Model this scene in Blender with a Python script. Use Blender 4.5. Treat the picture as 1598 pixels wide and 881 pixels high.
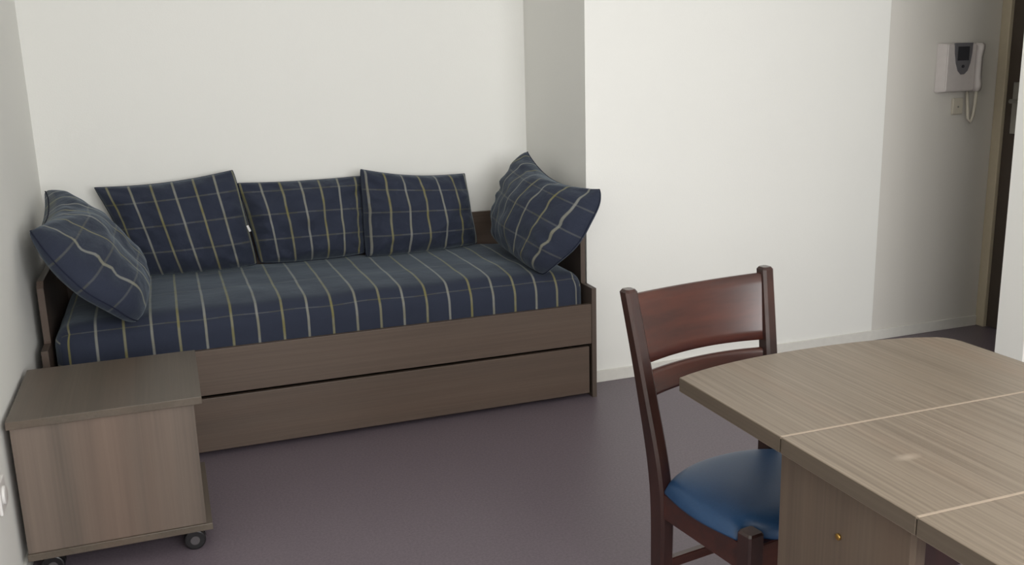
import bpy, bmesh, math, random
from mathutils import Vector, Matrix, noise
from mathutils.bvhtree import BVHTree

for o in list(bpy.data.objects):
    bpy.data.objects.remove(o)
S = bpy.context.scene
COL = S.collection

# ------------------------------------------------------------------ camera
cam_d = bpy.data.cameras.new('camera')
cam = bpy.data.objects.new('camera', cam_d)
COL.objects.link(cam)
cam_d.sensor_width = 36.0
cam_d.lens = 1485.615 / 1598.0 * 36.0
RGT = (0.93856270599116, -0.3440779234447306, -0.026653883779170683)
UPV = (0.10278465124344431, 0.20497136200433225, 0.9733560788462013)
FWD = (0.3294470555207846, 0.916295325403361, -0.2277444055353149)
mw = Matrix.Identity(4)
for i in range(3):
    mw[i][0], mw[i][1], mw[i][2] = RGT[i], UPV[i], -FWD[i]
mw[0][3], mw[1][3], mw[2][3] = -1.55996074, -3.34942694, 1.34867468
cam.matrix_world = mw
cam_d.clip_start = 0.02
S.camera = cam

# ------------------------------------------------------------------ world, daylight, exposure
W = bpy.data.worlds.new('world')
S.world = W
W.use_nodes = True
bg = W.node_tree.nodes['Background']
bg.inputs[0].default_value = (0.86, 0.94, 1.0, 1)
bg.inputs[1].default_value = 1.0

WIN = (-1.65, 0.95, 0.8, 2.3)      # window opening in the rear wall: x0, x1, z0, z1
REAR = -4.2
la = bpy.data.lights.new('window_daylight', 'AREA')
la.shape = 'RECTANGLE'
la.size, la.size_y = WIN[1] - WIN[0], WIN[3] - WIN[2]
la.energy = 122
la.color = (0.995, 0.995, 0.985)
lo = bpy.data.objects.new('window_daylight', la)
lo.location = ((WIN[0] + WIN[1]) / 2, REAR - 0.16, (WIN[2] + WIN[3]) / 2)
lo.rotation_euler = (math.radians(90), 0, 0)    # faces +Y into the room
COL.objects.link(lo)

vs = S.view_settings
vs.view_transform = 'Standard'
vs.look = 'None'
vs.gamma = 1
vs.use_curve_mapping = False
vs.exposure = 0.0

# ------------------------------------------------------------------ helpers
def srgb(r, g, b):
    f = lambda c: (c / 255 / 12.92) if c / 255 <= 0.04045 else ((c / 255 + 0.055) / 1.055) ** 2.4
    return (f(r), f(g), f(b), 1)

def new_mat(name, rough=0.5, spec=0.5):
    m = bpy.data.materials.new(name)
    m.use_nodes = True
    nt = m.node_tree
    b = nt.nodes['Principled BSDF']
    b.inputs['Roughness'].default_value = rough
    b.inputs['Specular IOR Level'].default_value = spec
    return m, nt, b

def N(nt, t, **kw):
    n = nt.nodes.new(t)
    for k, v in kw.items():
        setattr(n, k, v)
    return n

def mth(nt, op, a, b=None):
    n = N(nt, 'ShaderNodeMath', operation=op)
    for i, x in enumerate((a, b)):
        if x is None: continue
        if hasattr(x, 'links') or hasattr(x, 'is_output'):
            nt.links.new(x, n.inputs[i])
        else:
            n.inputs[i].default_value = x
    return n.outputs[0]

def mix(nt, fac, a, b, blend='MIX'):
    n = N(nt, 'ShaderNodeMix', data_type='RGBA', blend_type=blend)
    for i, x in ((0, fac), (6, a), (7, b)):
        if hasattr(x, 'is_output'):
            nt.links.new(x, n.inputs[i])
        else:
            n.inputs[i].default_value = x
    return n.outputs[2]

def noise_tex(nt, vec, scale, detail=3, rough=0.5):
    n = N(nt, 'ShaderNodeTexNoise')
    n.inputs['Scale'].default_value = scale
    n.inputs['Detail'].default_value = detail
    n.inputs['Roughness'].default_value = rough
    if vec is not None: nt.links.new(vec, n.inputs['Vector'])
    return n.outputs['Fac']

def ramp(nt, fac, p0, p1, c0=(0, 0, 0, 1), c1=(1, 1, 1, 1)):
    n = N(nt, 'ShaderNodeValToRGB')
    n.color_ramp.elements[0].position = p0
    n.color_ramp.elements[1].position = p1
    n.color_ramp.elements[0].color = c0
    n.color_ramp.elements[1].color = c1
    nt.links.new(fac, n.inputs[0])
    return n.outputs[0]

def obj_vec(nt, scale=(1, 1, 1), loc=(0, 0, 0)):
    tc = N(nt, 'ShaderNodeTexCoord')
    mp = N(nt, 'ShaderNodeMapping')
    mp.inputs['Scale'].default_value = scale
    mp.inputs['Location'].default_value = loc
    nt.links.new(tc.outputs['Object'], mp.inputs[0])
    return mp.outputs[0]

def bump(nt, bsdf, h, strength=0.1, dist=0.001):
    n = N(nt, 'ShaderNodeBump')
    n.inputs['Strength'].default_value = strength
    n.inputs['Distance'].default_value = dist
    nt.links.new(h, n.inputs['Height'])
    nt.links.new(n.outputs[0], bsdf.inputs['Normal'])

def plain(name, col, rough=0.5, spec=0.5, metal=0.0, grain=0.0):
    m, nt, b = new_mat(name, rough, spec)
    b.inputs['Metallic'].default_value = metal
    v = noise_tex(nt, obj_vec(nt), 40, 3)
    k = grain if grain else 0.04
    c2 = tuple(min(1, c * (1 - k * 3)) for c in col[:3]) + (1,)
    nt.links.new(mix(nt, v, col, c2), b.inputs['Base Color'])
    return m

def wall_paint(name, col):
    m, nt, b = new_mat(name, 0.75, 0.25)
    v = noise_tex(nt, obj_vec(nt), 1.2, 2)
    c2 = tuple(c * 0.965 for c in col[:3]) + (1,)
    nt.links.new(mix(nt, v, col, c2), b.inputs['Base Color'])
    h = noise_tex(nt, obj_vec(nt), 160, 2)
    bump(nt, b, h, 0.12, 0.002)
    return m

def laminate(name, axis, ca, cb, rough=0.42, band=0.35, fine=0.5, seed=0.0, mark=None):
    """wood-look laminate, grain running along the given axis of the thing"""
    m, nt, b = new_mat(name, rough, 0.4)
    sc = [1, 1, 1]
    lo_ = list(sc); hi = list(sc)
    for i in range(3):
        hi[i] = 2.0 if i == axis else 150.0
        lo_[i] = 0.45 if i == axis else 14.0
    f1 = noise_tex(nt, obj_vec(nt, tuple(hi), (seed, seed * 2, seed)), 1.0, 4, 0.6)
    f2 = noise_tex(nt, obj_vec(nt, tuple(lo_), (seed + 3, seed, seed * 1.7)), 1.0, 3, 0.55)
    g1 = ramp(nt, f1, 0.32, 0.68)
    g2 = ramp(nt, f2, 0.33, 0.67)
    fac = mth(nt, 'ADD', mth(nt, 'MULTIPLY', g1, fine), mth(nt, 'MULTIPLY', g2, band))
    col = mix(nt, fac, ca, cb)
    # a slow drift to a redder tone, as the print of the laminate has
    f3 = noise_tex(nt, obj_vec(nt, tuple(x * 0.5 for x in lo_), (seed + 9, 1, 4)), 1.0, 2)
    red = (ca[0] * 1.12, ca[1] * 0.94, ca[2] * 0.86, 1)
    col = mix(nt, mth(nt, 'MULTIPLY', ramp(nt, f3, 0.45, 0.7), 0.35), col, red)
    if mark:
        tc = obj_vec(nt, mark[1], tuple(-a * s for a, s in zip(mark[0], mark[1])))
        ln = N(nt, 'ShaderNodeVectorMath', operation='LENGTH')
        nt.links.new(tc, ln.inputs[0])
        k = ramp(nt, ln.outputs['Value'], 0.2, 1.0, (1, 1, 1, 1), (0, 0, 0, 1))
        k = mth(nt, 'MULTIPLY', k, mth(nt, 'MULTIPLY', f1, 0.55))
        col = mix(nt, k, col, srgb(205, 190, 172))
    nt.links.new(col, b.inputs['Base Color'])
    bump(nt, b, f1, 0.08, 0.0006)
    return m

def plaid(name, phase=0.0, pitch=0.0885, cross=0.105, cphase=0.03, crumple=1.0):
    """navy cloth with alternating mustard and pale stripes and faint cross lines (UV in metres)"""
    m, nt, b = new_mat(name, 0.85, 0.2)
    b.inputs['Sheen Weight'].default_value = 0.28
    b.inputs['Sheen Roughness'].default_value = 0.45
    b.inputs['Sheen Tint'].default_value = srgb(190, 205, 215)
    uv = N(nt, 'ShaderNodeUVMap')
    sep = N(nt, 'ShaderNodeSeparateXYZ')
    nt.links.new(uv.outputs[0], sep.inputs[0])
    u, v = sep.outputs[0], sep.outputs[1]
    wob = noise_tex(nt, uv.outputs[0], 6.0, 2)
    wob = mth(nt, 'MULTIPLY', mth(nt, 'SUBTRACT', wob, 0.5), 0.004)
    un = mth(nt, 'DIVIDE', mth(nt, 'ADD', mth(nt, 'SUBTRACT', u, phase), wob), pitch)
    cell = mth(nt, 'FLOOR', mth(nt, 'ADD', un, 0.5))
    du = mth(nt, 'MULTIPLY', mth(nt, 'ABSOLUTE', mth(nt, 'SUBTRACT', un, cell)), pitch)
    vn = mth(nt, 'DIVIDE', mth(nt, 'SUBTRACT', v, cphase), cross)
    dv = mth(nt, 'MULTIPLY', mth(nt, 'ABSOLUTE', mth(nt, 'SUBTRACT', vn, mth(nt, 'FLOOR', mth(nt, 'ADD', vn, 0.5)))), cross)
    su = ramp(nt, mth(nt, 'MULTIPLY', du, 100.0), 0.27, 0.55, (1, 1, 1, 1), (0, 0, 0, 1))
    sv = ramp(nt, mth(nt, 'MULTIPLY', dv, 100.0), 0.22, 0.48, (1, 1, 1, 1), (0, 0, 0, 1))
    par = mth(nt, 'ABSOLUTE', mth(nt, 'MODULO', cell, 2.0))
    # cloth ground: slightly uneven navy weave
    wv = N(nt, 'ShaderNodeMapping'); wv.inputs['Scale'].default_value = (420, 420, 1)
    nt.links.new(uv.outputs[0], wv.inputs[0])
    weave = noise_tex(nt, wv.outputs[0], 1.0, 2)
    g = mix(nt, weave, NAVY_A, NAVY_B)
    # warm threads come and go along a stripe
    tm = N(nt, 'ShaderNodeMapping'); tm.inputs['Scale'].default_value = (9, 14, 1)
    nt.links.new(uv.outputs[0], tm.inputs[0])
    warm = ramp(nt, noise_tex(nt, tm.outputs[0], 1.0, 2), 0.42, 0.6)
    wfac = mth(nt, 'ADD', mth(nt, 'MULTIPLY', par, 0.6), mth(nt, 'MULTIPLY', warm, 0.4))
    scol = mix(nt, wfac, PALE, MUSTARD)
    bright = mth(nt, 'ADD', mth(nt, 'MULTIPLY', weave, 0.4), 0.44)
    col = mix(nt, mth(nt, 'MULTIPLY', sv, 0.17), g, scol)
    col = mix(nt, mth(nt, 'MULTIPLY', su, bright), col, scol)
    nt.links.new(col, b.inputs['Base Color'])
    crum = noise_tex(nt, uv.outputs[0], 13.0, 4, 0.55)
    ridge = mth(nt, 'ABSOLUTE', mth(nt, 'SUBTRACT', noise_tex(nt, uv.outputs[0], 7.0, 2, 0.5), 0.5))
    h = mth(nt, 'ADD', mth(nt, 'MULTIPLY', weave, 0.05), mth(nt, 'ADD', mth(nt, 'MULTIPLY', crum, crumple), mth(nt, 'MULTIPLY', ridge, crumple * 1.5)))
    bump(nt, b, h, 0.6, 0.012)
    return m

NAVY_A = srgb(40, 45, 61)
NAVY_B = srgb(50, 55, 69)
PALE = srgb(150, 150, 142)
MUSTARD = srgb(136, 129, 76)

MAT = {}
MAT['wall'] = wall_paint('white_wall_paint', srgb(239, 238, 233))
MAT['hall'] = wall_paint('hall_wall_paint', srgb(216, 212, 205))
MAT['ceiling'] = wall_paint('ceiling_paint', srgb(238, 237, 232))
MAT['base'] = plain('baseboard_paint', srgb(228, 225, 218), 0.45)
MAT['frame'] = plain('door_frame_paint', srgb(196, 184, 160), 0.45)
MAT['door'] = plain('dark_door', srgb(72, 62, 54), 0.5)
MAT['metal'] = plain('brushed_metal', srgb(190, 188, 182), 0.35, 0.5, 0.9)
MAT['brass'] = plain('brass', srgb(205, 165, 90), 0.3, 0.5, 1.0)
MAT['plastic'] = plain('white_plastic', srgb(232, 229, 226), 0.35)
MAT['shell'] = plain('pale_grey_plastic', srgb(206, 199, 196), 0.4)  # greyer than the other white plastic
MAT['greyplastic'] = plain('grey_plastic', srgb(108, 106, 110), 0.4)
MAT['screen'] = plain('dark_screen', srgb(58, 58, 62), 0.2)
MAT['black'] = plain('black_plastic', srgb(26, 24, 26), 0.35)
MAT['hub'] = plain('grey_hub', srgb(82, 78, 80), 0.4)
MAT['strip'] = plain('pale_edge_strip', srgb(164, 148, 131), 0.5)
MAT['cable'] = plain('cream_cable', srgb(206, 199, 184), 0.5)

LA, LB = srgb(146, 128, 109), srgb(112, 96, 81)
DA, DB = srgb(98, 84, 74), srgb(78, 66, 58)
MAT['table_top'] = laminate('table_laminate', 1, srgb(138, 125, 110), srgb(108, 96, 83), 0.36, 0.25, 0.85, 1.0,
                            mark=((-0.539, -2.276, 0.0), (34, 75, 0.0)))
MAT['table_edge_shade'] = laminate('table_edge_shaded', 1, srgb(98, 87, 75), srgb(80, 70, 60), 0.45, 0.3, 0.5, 2.5)  # weaker light on the board sides, put into a darker laminate colour
MAT['table_leg'] = laminate('table_panel_laminate', 2, srgb(103, 90, 78), srgb(80, 69, 60), 0.4, 0.4, 0.4, 2.0)
MAT['bed_x'] = laminate('bed_laminate', 0, DA, DB, 0.4, 0.45, 0.4, 3.0)
MAT['bed_y'] = laminate('bed_panel_laminate', 2, srgb(92, 80, 72), srgb(72, 62, 55), 0.45, 0.4, 0.4, 4.0)
MAT['cab_v'] = laminate('cabinet_laminate', 2, srgb(120, 106, 96), srgb(94, 84, 76), 0.42, 0.85, 0.25, 5.3)
MAT['cab_top'] = laminate('cabinet_top_laminate', 1, srgb(100, 90, 80), srgb(80, 72, 63), 0.4, 0.45, 0.4, 6.0)
MAT['cab_side'] = laminate('cabinet_side_laminate', 2, srgb(110, 82, 62), srgb(82, 60, 46), 0.45, 0.4, 0.3, 7.0)

def mahogany(name, axis, ca, cb):
    m, nt, b = new_mat(name, 0.3, 0.5)
    sc = tuple(3.0 if i == axis else 26.0 for i in range(3))
    f = noise_tex(nt, obj_vec(nt, sc, (2, 5, 1)), 1.0, 4, 0.6)
    nt.links.new(mix(nt, ramp(nt, f, 0.3, 0.7), ca, cb), b.inputs['Base Color'])
    b.inputs['Coat Weight'].default_value = 0.35
    b.inputs['Coat Roughness'].default_value = 0.22
    return m
MAT['maho_x'] = mahogany('mahogany_rail', 0, srgb(74, 37, 27), srgb(46, 23, 19))
MAT['maho_z'] = mahogany('mahogany_post', 2, srgb(54, 29, 23), srgb(36, 20, 18))

def vinyl_blue():
    m, nt, b = new_mat('blue_vinyl', 0.42, 0.5)
    f = noise_tex(nt, obj_vec(nt), 220, 2)
    nt.links.new(mix(nt, f, srgb(30, 62, 98), srgb(37, 72, 110)), b.inputs['Base Color'])
    bump(nt, b, f, 0.15, 0.0008)
    return m
MAT['blue'] = vinyl_blue()

def floor_vinyl():
    m, nt, b = new_mat('purple_grey_vinyl', 0.4, 0.45)
    v1 = noise_tex(nt, obj_vec(nt), 130, 3, 0.7)
    v2 = noise_tex(nt, obj_vec(nt), 2.0, 3)
    c = mix(nt, ramp(nt, v1, 0.35, 0.65), srgb(118, 107, 115), srgb(102, 92, 100))
    c = mix(nt, mth(nt, 'MULTIPLY', v2, 0.25), c, srgb(104, 92, 100))
    nt.links.new(c, b.inputs['Base Color'])
    bump(nt, b, v1, 0.06, 0.0006)
    return m
MAT['floor'] = floor_vinyl()

def link(name, bm, mat, parent=None, smooth=False):
    me = bpy.data.meshes.new(name)
    bmesh.ops.recalc_face_normals(bm, faces=bm.faces[:])
    bm.to_mesh(me)
    bm.free()
    for p in me.polygons: p.use_smooth = smooth
    if mat is not None: me.materials.append(mat)
    o = bpy.data.objects.new(name, me)
    COL.objects.link(o)
    if parent is not None: o.parent = parent
    return o

def add_box(bm, x0, x1, y0, y1, z0, z1, bev=0.0):
    vs_ = [bm.verts.new((x, y, z)) for x in (x0, x1) for y in (y0, y1) for z in (z0, z1)]
    q = [(0, 1, 3, 2), (4, 6, 7, 5), (0, 4, 5, 1), (2, 3, 7, 6), (0, 2, 6, 4), (1, 5, 7, 3)]
    fs = [bm.faces.new([vs_[i] for i in f]) for f in q]
    if bev:
        es = {e for f in fs for e in f.edges}
        bmesh.ops.bevel(bm, geom=list(es), offset=bev, segments=2, affect='EDGES', profile=0.5)

def box(name, mat, parent, x0, x1, y0, y1, z0, z1, bev=0.0):
    bm = bmesh.new()
    add_box(bm, x0, x1, y0, y1, z0, z1, bev)
    return link(name, bm, mat, parent)

def prism(bm, pts, axis, a, b, bev=0.0):
    """outline pts extruded along axis from a to b"""
    def mk(p, t):
        l = list(p); l.insert(axis, t)
        return bm.verts.new(l)
    A = [mk(p, a) for p in pts]; B = [mk(p, b) for p in pts]
    fs = [bm.faces.new(A), bm.faces.new(B[::-1])]
    n = len(pts)
    for i in range(n):
        fs.append(bm.faces.new((A[i], B[i], B[(i + 1) % n], A[(i + 1) % n])))
    if bev:
        es = {e for f in fs[:2] for e in f.edges}
        bmesh.ops.bevel(bm, geom=list(es), offset=bev, segments=2, affect='EDGES', profile=0.5)

def loft(bm, rings):
    R = [[bm.verts.new(p) for p in r] for r in rings]
    n = len(R[0])
    for a, b in zip(R, R[1:]):
        for i in range(n):
            bm.faces.new((a[i], a[(i + 1) % n], b[(i + 1) % n], b[i]))
    bm.faces.new(R[0][::-1]); bm.faces.new(R[-1])

def tube(bm, pts, r, n=10):
    pts = [Vector(p) for p in pts]
    rings = []
    for i, p in enumerate(pts):
        t = (pts[min(i + 1, len(pts) - 1)] - pts[max(i - 1, 0)]).normalized()
        s = t.orthogonal().normalized() if i == 0 else (s - t * s.dot(t)).normalized()
        w = t.cross(s)
        rings.append([p + (s * math.cos(2 * math.pi * k / n) + w * math.sin(2 * math.pi * k / n)) * r for k in range(n)])
    loft(bm, rings)

def cyl(bm, c, axis, r, h, n=20, bev=0.0):
    pts = [(math.cos(2 * math.pi * k / n) * r, math.sin(2 * math.pi * k / n) * r) for k in range(n)]
    o = [i for i in range(3) if i != axis]
    pts = [(p[0] + c[o[0]], p[1] + c[o[1]]) for p in pts]
    prism(bm, pts, axis, c[axis] - h / 2, c[axis] + h / 2, bev)

def thing(name, label, cat, loc, rz=0.0, group=None):
    o = bpy.data.objects.new(name, None)
    o.empty_display_size = 0.1
    COL.objects.link(o)
    o.location = loc
    o.rotation_euler = (0, 0, rz)
    tag(o, label, cat, group)
    return o

def tag(o, label, cat, group=None):
    o['label'] = label
    o['category'] = cat
    if group: o['group'] = group
    return o

def structure(name, mat, *dims, bev=0.0):
    o = box(name, mat, None, *dims, bev=bev)
    o['kind'] = 'structure'
    return o

# ------------------------------------------------------------------ the room
XL, XR, YB, YW, ZC = -2.033, 0.0334, 0.831, 0.164, 2.5
XE, XHALL = 1.512, 2.165       # the wall's shade edge; the hall's end
BX, BY = 1.402, -0.778         # corner of the wall block between room and hall
XFAR = 2.9
structure('floor', MAT['floor'], XL - 0.1, XFAR + 0.1, REAR - 0.1, YB + 0.1, -0.08, 0.0)
structure('ceiling', MAT['ceiling'], XL - 0.1, XFAR + 0.1, REAR - 0.1, YB + 0.1, ZC, ZC + 0.08)
structure('wall_left', MAT['wall'], XL - 0.1, XL, REAR - 0.1, YB + 0.1, 0.0, ZC)
structure('wall_back', MAT['wall'], XL, XR, YB, YB + 0.1, 0.0, ZC)
structure('wall_alcove', MAT['wall'], XR, XE, YW, YB + 0.1, 0.0, ZC)
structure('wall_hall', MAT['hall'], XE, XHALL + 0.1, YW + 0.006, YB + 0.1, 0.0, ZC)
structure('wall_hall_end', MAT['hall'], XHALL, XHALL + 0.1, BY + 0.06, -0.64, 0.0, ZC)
structure('wall_block', MAT['wall'], BX, XFAR, BY, BY + 0.128, 0.0, ZC)
structure('wall_right', MAT['wall'], XFAR, XFAR + 0.1, REAR, BY + 0.1, 0.0, ZC)
# hall end: above the door
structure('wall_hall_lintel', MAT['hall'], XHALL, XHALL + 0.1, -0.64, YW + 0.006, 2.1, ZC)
# rear wall with the window opening
def rear_wall():
    bm = bmesh.new()
    y0, y1 = REAR - 0.1, REAR
    add_box(bm, XL, WIN[0], y0, y1, 0, ZC)
    add_box(bm, WIN[1], XFAR, y0, y1, 0, ZC)
    add_box(bm, WIN[0], WIN[1], y0, y1, 0, WIN[2])
    add_box(bm, WIN[0], WIN[1], y0, y1, WIN[3], ZC)
    o = link('wall_rear', bm, MAT['wall'])
    o['kind'] = 'structure'
rear_wall()
def window():
    bm = bmesh.new()
    y0, y1 = REAR - 0.09, REAR - 0.03
    x0, x1, z0, z1 = WIN
    w = 0.05
    add_box(bm, x0, x0 + w, y0, y1, z0, z1); add_box(bm, x1 - w, x1, y0, y1, z0, z1)
    add_box(bm, x0 + w, x1 - w, y0, y1, z0, z0 + w); add_box(bm, x0 + w, x1 - w, y0, y1, z1 - w, z1)
    m = (x0 + x1) / 2
    add_box(bm, m - w / 2, m + w / 2, y0, y1, z0 + w, z1 - w)
    o = link('window_1', bm, MAT['base'])
    o['kind'] = 'structure'
window()

# baseboards
BH = 0.051
structure('baseboard_alcove', MAT['base'], XR + 0.0, XE, YW - 0.009, YW, 0, BH, bev=0.002)
structure('baseboard_hall', MAT['base'], XE, XHALL - 0.012, YW - 0.003, YW + 0.006, 0, BH, bev=0.002)
structure('baseboard_left', MAT['base'], XL, XL + 0.009, REAR, -0.02, 0, BH, bev=0.002)
structure('baseboard_block', MAT['base'], BX, XFAR, BY - 0.009, BY, 0, BH, bev=0.002)

# door at the end of the hall, with its frame
fr = bmesh.new()
add_box(fr, XHALL - 0.012, XHALL + 0.1, 0.118, YW + 0.006, 0, 2.1, 0.004)
add_box(fr, XHALL - 0.012, XHALL + 0.1, -0.64, -0.60, 0, 2.1, 0.004)
add_box(fr, XHALL - 0.012, XHALL + 0.1, -0.60, 0.118, 2.04, 2.1, 0.004)
o = link('trim_1', fr, MAT['frame']); o['kind'] = 'structure'
door = structure('door_1', MAT['door'], XHALL + 0.005, XHALL + 0.045, -0.595, 0.115, 0.006, 2.036)
box('lock_plate', MAT['metal'], door, XHALL - 0.003, XHALL + 0.005, 0.028, 0.074, 0.95, 1.185, 0.002)
bm = bmesh.new()
cyl(bm, (XHALL - 0.02, 0.051, 1.10), 0, 0.010, 0.04)
tube(bm, [(XHALL - 0.036, 0.056, 1.10), (XHALL - 0.040, 0.0, 1.10), (XHALL - 0.038, -0.06, 1.098)], 0.008)
link('door_handle', bm, MAT['metal'], door, True)

# ------------------------------------------------------------------ daybed
L = 2.006
bed = thing('daybed', 'grey-brown wood-look daybed with stepped end panels and long trundle drawer, in the alcove', 'bed', (0, 0, 0))
def end_panel(x0, x1):
    bm = bmesh.new()
    prof = [(0.0, 0.0), (0.0, 0.456), (0.100, 0.456), (0.106, 0.462), (0.106, 0.645), (0.128, 0.667), (0.818, 0.667), (0.818, 0.0)]
    prism(bm, prof, 0, x0, x1, 0.0015)
    return link('end_panel', bm, MAT['bed_y'], bed)
end_panel(-0.020, 0.0)
end_panel(-L, -L + 0.022)
xi0, xi1 = -L + 0.022, -0.020
box('back_panel', MAT['bed_x'], bed, xi0, xi1, 0.800, 0.818, 0.05, 0.669, 0.001)
box('front_rail', MAT['bed_x'], bed, xi0, xi1, 0.004, 0.024, 0.228, 0.392, 0.0015)
dr = box('drawer', MAT['bed_x'], bed, xi0 + 0.012, xi1 - 0.010, 0.006, 0.026, 0.019, 0.216, 0.0015)
bm = bmesh.new()
add_box(bm, xi0 + 0.03, xi0 + 0.045, 0.026, 0.72, 0.03, 0.18)
add_box(bm, xi1 - 0.045, xi1 - 0.03, 0.026, 0.72, 0.03, 0.18)
add_box(bm, xi0 + 0.045, xi1 - 0.045, 0.705, 0.72, 0.03, 0.18)
add_box(bm, xi0 + 0.045, xi1 - 0.045, 0.026, 0.705, 0.03, 0.04)
link('drawer_box', bm, MAT['bed_y'], dr)
for sx in (xi0 + 0.12, xi1 - 0.12):
    for sy in (0.12, 0.62):
        bm = bmesh.new()
        cyl(bm, (sx, sy, 0.015), 0, 0.015, 0.02, 12)
        link('wheel', bm, MAT['black'], dr)
box('bed_base', MAT['bed_y'], bed, xi0, xi1, 0.024, 0.800, 0.300, 0.330)

# ------------------------------------------------------------------ mattress
def rounded_block(x0, x1, y0, y1, z0, z1, r, nx, ny, nz, crown=0.0, wob=0.0, seed=0.0):
    """block with soft edges; every face a grid; UV in metres running over the edges"""
    bm = bmesh.new()
    uvl = bm.loops.layers.uv.new('UVMap')
    cache = {}
    def vert(p):
        k = tuple(round(c, 5) for c in p)
        if k in cache: return cache[k]
        q = Vector(p)
        inn = Vector((min(max(q.x, x0 + r), x1 - r), min(max(q.y, y0 + r), y1 - r), min(max(q.z, z0 + r * 0.6), z1 - r)))
        d = q - inn
        if d.length > 1e-9:
            m = max(abs(d.x), abs(d.y), abs(d.z))
            s = q.copy()
            q = inn + d.normalized() * (r if abs(m - r) < 1e-6 or m > 0 else 0) if d.length > r else inn + d
        fx = (p[0] - x0) / (x1 - x0) * 2 - 1
        fy = (p[1] - y0) / (y1 - y0) * 2 - 1
        fz = (p[2] - z0) / (z1 - z0)
        q.z += crown * (1 - fx ** 8) * (1 - abs(fy) ** (12 if fy > 0 else 5)) * fz
        if wob:
            q += Vector((0, noise.noise((p[0] * 5 + seed, p[2] * 6, 0.3)) * wob, noise.noise((p[0] * 6 + seed, p[1] * 6, 2.1)) * wob * fz))
        cache[k] = bm.verts.new(q)
        return cache[k]
    def lin(a, b, n): return [a + (b - a) * i / n for i in range(n + 1)]
    X, Y, Z = lin(x0, x1, nx), lin(y0, y1, ny), lin(z0, z1, nz)
    def grid(A, B, fn, uvf):
        for i in range(len(A) - 1):
            for j in range(len(B) - 1):
                ps = [fn(A[i], B[j]), fn(A[i + 1], B[j]), fn(A[i + 1], B[j + 1]), fn(A[i], B[j + 1])]
                try: f = bm.faces.new([vert(p) for p in ps])
                except ValueError: continue
                for l, p in zip(f.loops, ps): l[uvl].uv = uvf(p)
    grid(X, Y, lambda a, b: (a, b, z1), lambda p: (p[0], p[1]))
    grid(X, Y, lambda a, b: (a, b, z0), lambda p: (p[0], p[1]))
    grid(X, Z, lambda a, b: (a, y0, b), lambda p: (p[0], y0 - (z1 - p[2])))
    grid(X, Z, lambda a, b: (a, y1, b), lambda p: (p[0], y1 + (z1 - p[2])))
    grid(Y, Z, lambda a, b: (x0, a, b), lambda p: (x0 - (z1 - p[2]), p[1]))
    grid(Y, Z, lambda a, b: (x1, a, b), lambda p: (x1 + (z1 - p[2]), p[1]))
    return bm
bm = rounded_block(-1.972, -0.030, 0.030, 0.796, 0.332, 0.514, 0.068, 84, 44, 14, crown=0.022, wob=0.006, seed=1.0)
mt = link('mattress', bm, plaid('mattress_plaid', -0.068, 0.0885, 0.30, 0.028, 0.35), None, True)
tag(mt, 'single mattress in a navy plaid cover with mustard and pale stripes, lying on the daybed', 'mattress')

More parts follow.
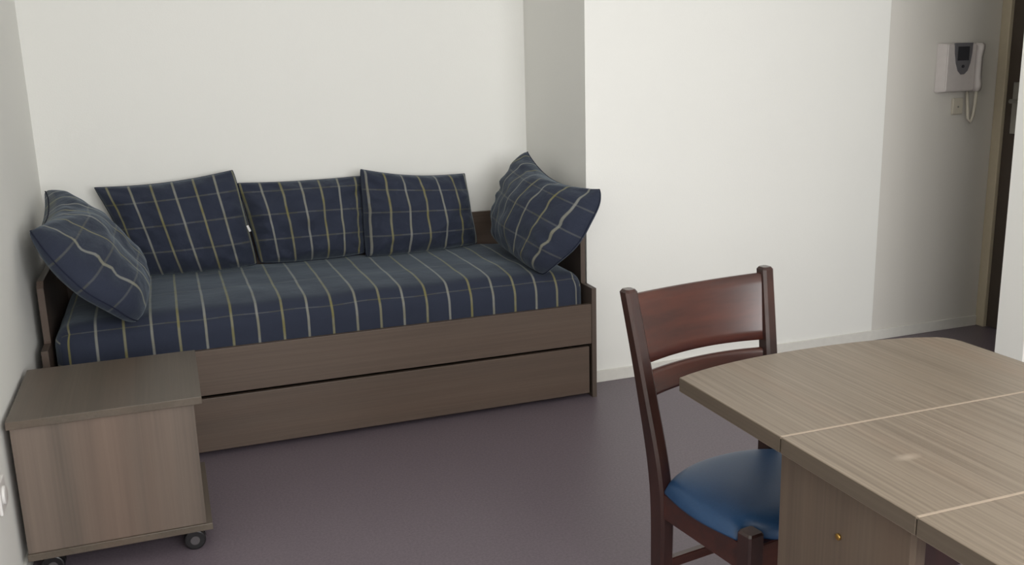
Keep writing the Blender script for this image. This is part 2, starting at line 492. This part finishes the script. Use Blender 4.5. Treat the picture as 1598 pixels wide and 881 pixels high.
# ------------------------------------------------------------------ cushions
bed_top = BVHTree.FromPolygons([v.co.copy() for v in mt.data.vertices], [tuple(p.vertices) for p in mt.data.polygons])
def rest(p):
    """press a point of a cushion up onto the mattress where it would sink in"""
    hit = bed_top.ray_cast(Vector((p.x, p.y, 1.5)), Vector((0, 0, -1)))
    if hit[0] is not None and p.z < hit[0].z + 0.003:
        return Vector((p.x, p.y, hit[0].z + 0.003))
    return p
def pillow(name, label, cors, thick, mat, seed, ear=(0.06, 0.03, -0.03, 0.06), half=(0.26, 0.23), group=None, soft=1.0, rear=0.35, puff=0.40, blunt=0.018):
    """ear: how far each edge (top, right, bottom, left) is drawn in between its corners
    square cushion from its four seam corners (A top-left, B top-right, C bottom-right, D bottom-left seen from the front)"""
    A, B, C_, D = [Vector(c) for c in cors]
    cen = (A + B + C_ + D) / 4
    nrm = ((B - A) + (C_ - D)).cross((A - D) + (B - C_)).normalized()   # towards the viewer
    n = 44
    bm = bmesh.new()
    uvl = bm.loops.layers.uv.new('UVMap')
    grid = {}
    def base(s, t):
        ks = ear[1] if s > 0 else ear[3]
        kt = ear[0] if t > 0 else ear[2]
        s2 = s * (1 - ks * (1 - t * t) * abs(s) ** 1.5)
        t2 = t * (1 - kt * (1 - s * s) ** 0.9 * abs(t) ** 1.5)
        cp = 1 - blunt * abs(s * t) ** 8
        s2 *= cp; t2 *= cp
        a, b = (s2 + 1) / 2, (t2 + 1) / 2
        return D * (1 - a) * (1 - b) + C_ * a * (1 - b) + B * a * b + A * (1 - a) * b
    def pos(s, t, side):
        p = base(s, t)
        e = max(0.0, (1 - s * s) * (1 - t * t))
        h = thick * e ** puff * (1.0 if side > 0 else rear)
        em = min(1 - abs(s), 1 - abs(t))
        if side > 0:
            # heavier towards the bottom, with creases running in from the seams
            h *= 1.0 - 0.16 * t
            cr = noise.noise((s * 2.2 + seed, t * 2.0, seed)) * 0.022
            cr += noise.noise((s * 5.0 - seed, t * 4.0 + seed, 3.0)) * 0.011
            rim = max(0.0, 1 - em / 0.35)
            ang = math.atan2(t, s)
            cr += math.sin(ang * 17 + seed * 3 + 2.5 * noise.noise((s * 3, t * 3, seed))) * 0.013 * rim * min(1.0, em * 9)
            h += cr * min(1.0, em * 6) * soft
        w = noise.noise((s * 1.7 + seed * 2, t * 1.7, 7.0)) * 0.010
        return rest(p + nrm * (side * h + w))
    lin = [-1 + 2 * i / n for i in range(n + 1)]
    # finer towards the seam
    lin = [math.copysign(1 - (1 - abs(x)) ** 1.35, x) for x in lin]
    for side in (1, -1):
        for i, s in enumerate(lin):
            for j, t in enumerate(lin):
                edge = i in (0, n) or j in (0, n)
                key = (i, j, 0 if edge else side)
                if key not in grid: grid[key] = bm.verts.new(pos(s, t, side) if not edge else pos(s, t, 1))
    for side in (1, -1):
        for i in range(n):
            for j in range(n):
                idx = [(i, j), (i + 1, j), (i + 1, j + 1), (i, j + 1)]
                vsx = [grid[(a, b, 0 if (a in (0, n) or b in (0, n)) else side)] for a, b in idx]
                f = bm.faces.new(vsx if side > 0 else vsx[::-1])
                for l in f.loops:
                    k = vsx.index(l.vert)
                    a, b = idx[k]
                    l[uvl].uv = (lin[a] * half[0], lin[b] * half[1])
    for v in bm.verts: v.co -= cen
    me = bpy.data.meshes.new(name)
    bm.normal_update()
    bm.to_mesh(me); bm.free()
    for p in me.polygons: p.use_smooth = True
    me.materials.append(mat)
    o = bpy.data.objects.new(name, me)
    o.location = cen
    COL.objects.link(o)
    tag(o, label, 'cushion', group)
    # the seam that runs round the edge, with a little lip
    sb = bmesh.new()
    ring = [(lin[i], -1) for i in range(n)] + [(1, lin[i]) for i in range(n)] + [(-lin[i], 1) for i in range(n)] + [(-1, -lin[i]) for i in range(n)]
    pts = [pos(s, t, 1) - cen for s, t in ring]
    m_ = len(pts); k_ = 6; rr = 0.0022
    R = []
    for q, p in enumerate(pts):
        tg = (pts[(q + 1) % m_] - pts[q - 1]).normalized()
        a = nrm; b = tg.cross(a).normalized()
        R.append([sb.verts.new(p + (a * math.cos(2 * math.pi * z / k_) + b * math.sin(2 * math.pi * z / k_)) * rr) for z in range(k_)])
    for q in range(m_):
        for z in range(k_):
            sb.faces.new((R[q][z], R[q][(z + 1) % k_], R[(q + 1) % m_][(z + 1) % k_], R[(q + 1) % m_][z]))
    link('seam', sb, MAT['seam'], o, True)
    return o
MAT['seam'] = plain('navy_thread', srgb(34, 38, 56), 0.85, 0.2)
G = 'plaid cushions on the daybed'
pl1 = plaid('cushion_plaid', 0.02, 0.0805, 0.115, 0.01)
pl2 = plaid('cushion_plaid_shifted', -0.015, 0.0775, 0.12, 0.03)
pl3 = plaid('cushion_plaid_close', -0.235, 0.079, 0.112, 0.0)
pl6 = plaid('cushion_plaid_plump', 0.3025, 0.085, 0.115, 0.0)
pl5 = plaid('cushion_plaid_slumped', -0.29, 0.094, 0.115, 0.0)
ZS = 0.541
first = pillow('cushion', 'plaid cushion with its upper right corner pulled high, leftmost against the back wall',
       [(-1.836, 0.740, 0.903), (-1.298, 0.730, 0.940), (-1.238, 0.695, ZS), (-1.728, 0.700, ZS)], 0.115, pl1, 1.3, (0.10, 0.0, -0.06, 0.08), (0.265, 0.215), G)
pillow('cushion', 'middle one of the three plaid cushions leaning on the back wall',
       [(-1.290, 0.745, 0.882), (-0.757, 0.762, 0.876), (-0.782, 0.690, ZS + 0.006), (-1.228, 0.690, ZS + 0.006)], 0.105, pl2, 4.7, (0.05, 0.02, -0.05, 0.02), (0.255, 0.2), G)
pillow('cushion', 'plaid cushion with sharp upper corners, rightmost of the three leaning on the back wall',
       [(-0.782, 0.690, 0.914), (-0.302, 0.730, 0.860), (-0.265, 0.700, ZS), (-0.792, 0.640, ZS)], 0.115, pl3, 8.2, (0.12, 0.04, -0.04, 0.01), (0.25, 0.21), G)
pillow('cushion', 'plump plaid cushion tilted against the right end panel, one corner up the alcove corner',
       [(-0.060, 0.570, 0.962), (0.015, -0.020, 0.856), (-0.215, 0.030, 0.520), (-0.200, 0.600, 0.56)], 0.145, pl6, 11.5, (0.30, -0.26, 0.0, -0.12), (0.345, 0.22), G, 0.8, 0.35, 0.40, 0.04)
pillow('cushion', 'plaid cushion slumped against the left end panel beside the left wall',
       [(-1.990, -0.020, 0.862), (-1.992, 0.560, 0.925), (-1.730, 0.560, 0.565), (-1.695, -0.040, 0.528)], 0.135, pl5, 15.1, (0.22, 0.04, 0.0, -0.40), (0.34, 0.23), G, 0.6, 0.50, 0.34, 0.03)

tg = box('care_tag', MAT['plastic'], first, -0.005, 0.004, -0.002, 0.0, -0.014, 0.014)
tg.location = Vector((-1.262, 0.672, 0.700)) - first.location
tg.rotation_euler = (0.1, -0.35, 0.0)
# ------------------------------------------------------------------ bedside cabinet on castors
cab = thing('rolling_cabinet', 'low grey-brown wood-look cabinet on black castors, at the left wall in front of the daybed', 'cabinet', (-1.775, -0.475, 0))
def cb(name, mat, x0, x1, y0, y1, z0, z1, bev=0.0015, par=cab):
    return box(name, mat, par, x0, x1, y0, y1, z0, z1, bev)
hw = 0.244
cb('top', MAT['cab_top'], -hw, hw, -0.238, 0.238, 0.446, 0.468)
cb('base_panel', MAT['cab_top'], -hw + 0.004, hw - 0.006, -0.232, 0.232, 0.066, 0.086)
cb('front_panel', MAT['cab_v'], -hw + 0.006, hw - 0.022, -0.226, -0.208, 0.086, 0.446)
cb('back_panel', MAT['cab_v'], -hw + 0.006, hw - 0.022, 0.208, 0.226, 0.086, 0.446)
cb('side_panel', MAT['cab_side'], -hw + 0.006, -hw + 0.024, -0.208, 0.208, 0.086, 0.446)
cb('side_panel', MAT['cab_side'], hw - 0.046, hw - 0.028, -0.208, 0.208, 0.086, 0.446)
for sx in (-1, 1):
    for sy in (-1, 1):
        cx, cy = sx * 0.186, sy * 0.182
        bm = bmesh.new()
        cyl(bm, (cx, cy, 0.0635), 2, 0.020, 0.005)
        cyl(bm, (cx, cy, 0.052), 2, 0.008, 0.022, 12)
        # hooded fork over the twin wheels
        hood = []
        for k in range(9):
            a = math.pi * k / 8
            hood.append((cx + math.cos(a) * 0.0315, 0.032 + math.sin(a) * 0.0300))
        prism(bm, hood, 1, cy - 0.006, cy + 0.006)
        f = link('castor', bm, MAT['black'], cab)
        for side in (-1, 1):
            bm = bmesh.new()
            cyl(bm, (cx, cy + side * 0.0165, 0.030), 1, 0.030, 0.019, 28, 0.004)
            link('wheel', bm, MAT['black'], f)
            bm = bmesh.new()
            cyl(bm, (cx, cy + side * 0.0265, 0.030), 1, 0.013, 0.003, 16)
            link('hub', bm, MAT['hub'], f)

# ------------------------------------------------------------------ table with two leaves
TX0, TX1 = -0.665, -0.006
J1, J2 = -2.131, -2.434
tab = thing('dining_table', 'grey-brown wood-look table with bowed ends and pale joints between its three boards', 'table', (0, 0, 0))
def shade_edges(o):  # upright faces get the laminate with shade in its colour
    o.data.materials.append(MAT['table_edge_shade'])
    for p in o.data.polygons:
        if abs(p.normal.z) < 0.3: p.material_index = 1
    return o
def leaf(y_joint, y_end, bow, sgn):
    """board from the joint to its bowed end"""
    pts = [(TX0, y_joint), (TX0, y_end)]
    n = 22
    rc = 0.05
    for i in range(1, n):
        x = TX0 + (TX1 - TX0) * i / n
        f = (i / n) * 2 - 1
        y = y_end + sgn * bow * (1 - abs(f) ** 2.4)
        if x < TX1 - rc: pts.append((x, y))
    for k in range(6):
        a = math.pi / 2 * (1 - k / 5)
        pts.append((TX1 - rc + math.cos(a) * rc, y_end - sgn * rc * 0.8 + sgn * (math.sin(a) * rc * 1.05)))
    pts.append((TX1, y_joint))
    bm = bmesh.new()
    prism(bm, pts, 2, 0.711, 0.740, 0.0015)
    return shade_edges(link('leaf', bm, MAT['table_top'], tab))
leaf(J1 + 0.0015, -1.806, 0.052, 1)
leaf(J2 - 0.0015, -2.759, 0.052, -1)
shade_edges(box('centre_board', MAT['table_top'], tab, TX0, TX1, J2 + 0.0015, J1 - 0.0015, 0.711, 0.740, 0.0015))
for j in (J1, J2):
    box('joint_strip', MAT['strip'], tab, TX0 + 0.001, TX1 - 0.001, j - 0.0022, j + 0.0022, 0.736, 0.7403)
PX = -0.632
def ped(x0, x1, screw):
    bm = bmesh.new()
    prism(bm, [(x0, -2.392), (x0 + 0.006, -2.398), (x1 - 0.006, -2.398), (x1, -2.392), (x1, -2.092), (x1 - 0.006, -2.086), (x0 + 0.006, -2.086), (x0, -2.092)], 2, 0.0, 0.711)
    p = link('pedestal_panel', bm, MAT['table_leg'], tab)
    if screw:
        bm = bmesh.new()
        cyl(bm, (x0 - 0.002, -2.245, 0.611), 0, 0.0055, 0.004, 16, 0.001)
        s = link('screw', bm, MAT['brass'], p, True)
ped(PX, PX + 0.028, True)
ped(-0.062, -0.034, False)
box('centre_rail', MAT['maho_z'], tab, PX + 0.028, -0.062, -2.250, -2.228, 0.511, 0.711, 0.001)

# ------------------------------------------------------------------ chair
cr = math.atan2(0.058, 0.390)
chair = thing('dining_chair', 'dark mahogany chair with solid curved backrest and padded blue vinyl seat, pushed under the table', 'chair', (-0.45, -1.60, 0), cr)
IR = Matrix.Rotation(-cr, 3, 'Z')
def lc(x, y, z):
    return IR @ (Vector((x, y, z)) - Vector((-0.45, -1.60, 0)))
def post(kn, w, d):
    """tapering back post through knots (centre points), bent smoothly"""
    pts = [Vector(k) for k in kn]
    out = []
    m = len(pts)
    for i in range(m - 1):
        p0, p1, p2, p3 = pts[max(i - 1, 0)], pts[i], pts[i + 1], pts[min(i + 2, m - 1)]
        for q in range(8):
            t = q / 8
            out.append(0.5 * ((2 * p1) + (p2 - p0) * t + (2 * p0 - 5 * p1 + 4 * p2 - p3) * t * t + (3 * p1 - p0 - 3 * p2 + p3) * t ** 3))
    out.append(pts[-1])
    bm = bmesh.new()
    rings = []
    zmin, zmax = out[0].z, out[-1].z
    for p in out:
        f = (p.z - zmin) / (zmax - zmin)
        # deepest at the seat, thinner at the top and the foot
        dd = d * (0.72 + 0.34 * math.exp(-((f - 0.45) / 0.28) ** 2))
        ww = w * (1.0 - 0.12 * f)
        c = 0.006
        a, b = ww / 2, dd / 2
        rings.append([p + Vector(v) for v in ((a, -b + c, 0), (a, b - c, 0), (a - c, b, 0), (-a + c, b, 0), (-a, b - c, 0), (-a, -b + c, 0), (-a + c, -b, 0), (a - c, -b, 0))])
    # rounded top
    top = rings[-1]
    cc = out[-1]
    rings.append([cc + (v - cc) * 0.72 + Vector((0, 0, 0.006)) for v in top])
    loft(bm, rings)
    return bm
TLp, TRp = lc(-0.643, -1.545, 0.852), lc(-0.255, -1.487, 0.852)
SL, SR = lc(-0.612, -1.640, 0.43), lc(-0.300, -1.592, 0.43)
ML = SL + (TLp - SL) * 0.5 + Vector((0, -0.006, 0))
MR = SR + (TRp - SR) * 0.5 + Vector((0, -0.006, 0))
FL = Vector((SL.x + 0.008, SL.y + 0.012, 0.0))
FR = Vector((SR.x - 0.004, SR.y + 0.012, 0.0))
link('back_post', post([FL, (FL + SL) / 2 + Vector((0, -0.006, 0)), SL, ML, TLp], 0.036, 0.046), MAT['maho_z'], chair, False)
link('back_post', post([FR, (FR + SR) / 2 + Vector((0, -0.006, 0)), SR, MR, TRp], 0.036, 0.046), MAT['maho_z'], chair, False)
def at(A, B, z):
    f = (z - A.z) / (B.z - A.z)
    return A + (B - A) * f
def curved_board(name, z0, z1, arch0, arch1, bulge, th, dy):
    """board between the posts, bowed backwards in plan, lower/upper edges arched"""
    bm = bmesh.new()
    n = 24; nz = 6
    def ring(i):
        f = i / n
        k = 1 - (2 * f - 1) ** 2
        out = []
        for j in range(nz + 1):
            z = z0 + arch0 * k + (z1 + arch1 * k - z0 - arch0 * k) * j / nz
            l, r = at(SL, TLp, z), at(SR, TRp, z)
            out.append((l + (r - l) * f) + Vector((0, bulge * k + dy, 0)))
        front = [p + Vector((0, -th / 2, 0)) for p in out]
        back = [p + Vector((0, th / 2, 0)) for p in out]
        # soften the corners
        front[0].z += 0.003; front[-1].z -= 0.003; back[0].z += 0.003; back[-1].z -= 0.003
        return front + [out[-1]] + back[::-1] + [out[0]]
    loft(bm, [ring(i) for i in range(n + 1)])
    return link(name, bm, MAT['maho_x'], chair, True)
curved_board('back_panel', 0.692, 0.846, 0.003, -0.004, 0.026, 0.016, -0.002)
curved_board('back_rail', 0.620, 0.676, 0.006, 0.003, 0.024, 0.016, -0.002)
for nm in ('back_panel', 'back_rail'): pass
# seat frame and legs
BLK = lc(-0.575, -1.928, 0.0)
FRL = BLK + Vector((0.400, 0, 0))
def leg(p):
    bm = bmesh.new()
    rings = []
    for z, w in ((0.0, 0.030), (0.25, 0.036), (0.36, 0.038), (0.450, 0.038), (0.455, 0.032)):
        a = w / 2; c = 0.004
        rings.append([Vector((p.x + u, p.y + v, z)) for u, v in ((a, -a + c), (a, a - c), (a - c, a), (-a + c, a), (-a, a - c), (-a, -a + c), (-a + c, -a), (a - c, -a))])
    loft(bm, rings)
    return link('leg', bm, MAT['maho_z'], chair)
leg(BLK); leg(FRL)
def bar(name, A, B, th, z0, z1, mat):
    A = Vector(A); B = Vector(B)
    d = (B - A); d.z = 0
    n_ = Vector((-d.y, d.x, 0)).normalized() * th / 2
    bm = bmesh.new()
    loft(bm, [[Vector((p.x, p.y, 0)) + s * n_ + Vector((0, 0, z)) for s, z in ((-1, z0), (1, z0), (1, z1), (-1, z1))] for p in (A, B)])
    bmesh.ops.bevel(bm, geom=bm.edges[:], offset=0.002, segments=2, affect='EDGES')
    return link(name, bm, mat, chair)
bar('side_rail', SL + Vector((0, -0.018, 0)), BLK + Vector((0, 0.018, 0)), 0.022, 0.365, 0.425, MAT['maho_x'])
bar('side_rail', SR + Vector((0, -0.018, 0)), FRL + Vector((0, 0.018, 0)), 0.022, 0.365, 0.425, MAT['maho_x'])
bar('front_rail', BLK + Vector((0.018, 0, 0)), FRL + Vector((-0.018, 0, 0)), 0.022, 0.365, 0.425, MAT['maho_x'])
bar('rear_rail', SL + Vector((0.016, 0, 0)), SR + Vector((-0.016, 0, 0)), 0.022, 0.365, 0.425, MAT['maho_x'])
bar('stretcher', SL + Vector((0.018, 0, 0)), SR + Vector((-0.014, 0, 0)), 0.018, 0.228, 0.252, MAT['maho_x'])
for A, B in ((SL, BLK), (SR, FRL)):
    bar('stretcher', A + Vector((0, -0.016, 0)), B + Vector((0, 0.016, 0)), 0.018, 0.150, 0.174, MAT['maho_x'])
# padded seat
def seat():
    bm = bmesh.new()
    n = 40
    bl = SL + Vector((-0.010, -0.026, 0)); br = SR + Vector((0.010, -0.026, 0))
    fl = BLK + Vector((-0.012, 0.026, 0)); frr = FRL + Vector((0.012, 0.026, 0))
    def P(s, t):      # s across, t 0 back .. 1 front
        l = bl + (fl - bl) * t; r = br + (frr - br) * t
        p = l + (r - l) * s
        k = 2 * s - 1
        side = 0.016 * math.sin(math.pi * t) * abs(k)
        p = p + Vector((math.copysign(side, k), 0.050 * (1 - k * k) * (1 - t) - 0.052 * max(0, 1 - abs(k / 0.84) ** 6) * t * t, 0))
        return p
    grid = []
    for i in range(n + 1):
        row = []
        for j in range(n + 1):
            s, t = i / n, j / n
            p = P(s, t)
            e = (1 - (2 * s - 1) ** 4) * (1 - (2 * t - 1) ** 4)
            z = 0.430 + 0.044 * max(0, e) ** 0.4
            # front corners notch round the leg blocks
            row.append(bm.verts.new((p.x, p.y, z)))
        grid.append(row)
    low = {}
    for i in range(n):
        for j in range(n):
            c = [(i, j), (i + 1, j), (i + 1, j + 1), (i, j + 1)]
            bm.faces.new([grid[a][b] for a, b in c])
    rim = [(i, 0) for i in range(n)] + [(n, j) for j in range(n)] + [(n - i, n) for i in range(n)] + [(0, n - j) for j in range(n)]
    lowv = []
    for a, b in rim:
        v = grid[a][b].co
        lowv.append(bm.verts.new((v.x, v.y, 0.426)))
    m = len(rim)
    for q in range(m):
        a, b = rim[q]; a2, b2 = rim[(q + 1) % m]
        bm.faces.new((grid[a][b], grid[a2][b2], lowv[(q + 1) % m], lowv[q]))
    bm.faces.new(lowv[::-1])
    return link('seat', bm, MAT['blue'], chair, True)
seat()

# ------------------------------------------------------------------ intercom on the hall wall
YH = YW + 0.006
ic = thing('intercom', 'white wall intercom with small grey screen and handset, by the hall door', 'intercom', (1.905, YH, 1.262))
def tapered(x0, x1, z0, z1, d, ins, y0=0.0):
    bm = bmesh.new()
    loft(bm, [[Vector(p) for p in ((x0, y0, z0), (x1, y0, z0), (x1, y0, z1), (x0, y0, z1))],
              [Vector(p) for p in ((x0 + ins, y0 - d, z0 + ins * .3), (x1 - ins, y0 - d, z0 + ins * .3), (x1 - ins, y0 - d, z1 - ins * .3), (x0 + ins, y0 - d, z1 - ins * .3))]])
    bmesh.ops.bevel(bm, geom=bm.edges[:], offset=0.004, segments=3, affect='EDGES')
    return bm
link('body', tapered(-0.118, 0.112, -0.115, 0.108, 0.048, 0.022), MAT['shell'], ic)
shield = [(-0.052, 0.106), (0.052, 0.106), (0.050, 0.06), (0.043, 0.015), (0.030, -0.018), (0.012, -0.034), (-0.006, -0.034), (-0.024, -0.018), (-0.038, 0.015), (-0.048, 0.06)]
bm = bmesh.new()
prism(bm, [(x - 0.010, z) for x, z in shield], 1, -0.053, -0.046, 0.001)
p = link('display_panel', bm, MAT['greyplastic'], ic)
box('screen', MAT['screen'], p, -0.044, 0.022, -0.0545, -0.0525, 0.028, 0.090, 0.0008)
bm = bmesh.new(); cyl(bm, (-0.010, -0.0545, 0.002), 1, 0.007, 0.004, 16)
link('button', bm, MAT['screen'], p)
bm = bmesh.new()
loft(bm, [[Vector((x + dx, y, z)) for x, y in ((0.066, -0.040), (0.092, -0.040), (0.092, yy), (0.066, yy))] for z, dx, yy in
          ((-0.112, 0, -0.070), (-0.085, 0, -0.078), (-0.05, 0, -0.070), (0.045, 0, -0.070), (0.085, 0, -0.080), (0.104, 0, -0.072))])
bmesh.ops.bevel(bm, geom=bm.edges[:], offset=0.004, segments=2, affect='EDGES')
link('handset', bm, MAT['shell'], ic, True)
bm = bmesh.new()
tube(bm, [(0.080, -0.055, -0.112), (0.081, -0.052, -0.17), (0.078, -0.048, -0.225), (0.066, -0.045, -0.252), (0.055, -0.042, -0.235), (0.056, -0.035, -0.19), (0.058, -0.022, -0.112)], 0.0075, 8)
link('cord', bm, MAT['cable'], ic, True)
sw = thing('junction_box', 'small cream cable box under the wall intercom', 'cable box', (1.925, YH, 1.08))
box('cover', MAT['cable'], sw, -0.030, 0.030, -0.014, 0.0, -0.035, 0.040, 0.004)
bm = bmesh.new(); cyl(bm, (0, -0.015, 0.0), 1, 0.004, 0.003, 12)
link('screw', bm, MAT['metal'], sw)

# wall socket half hidden by the cabinet
so = thing('wall_socket', 'white wall socket low on the left wall beside the rolling cabinet', 'socket', (XL, -0.83, 0.320))
box('plate', MAT['plastic'], so, 0.0, 0.008, -0.040, 0.040, -0.040, 0.040, 0.003)
bm = bmesh.new(); cyl(bm, (0.010, 0, 0), 0, 0.024, 0.008, 24, 0.002)
link('socket_insert', bm, MAT['plastic'], so, True)
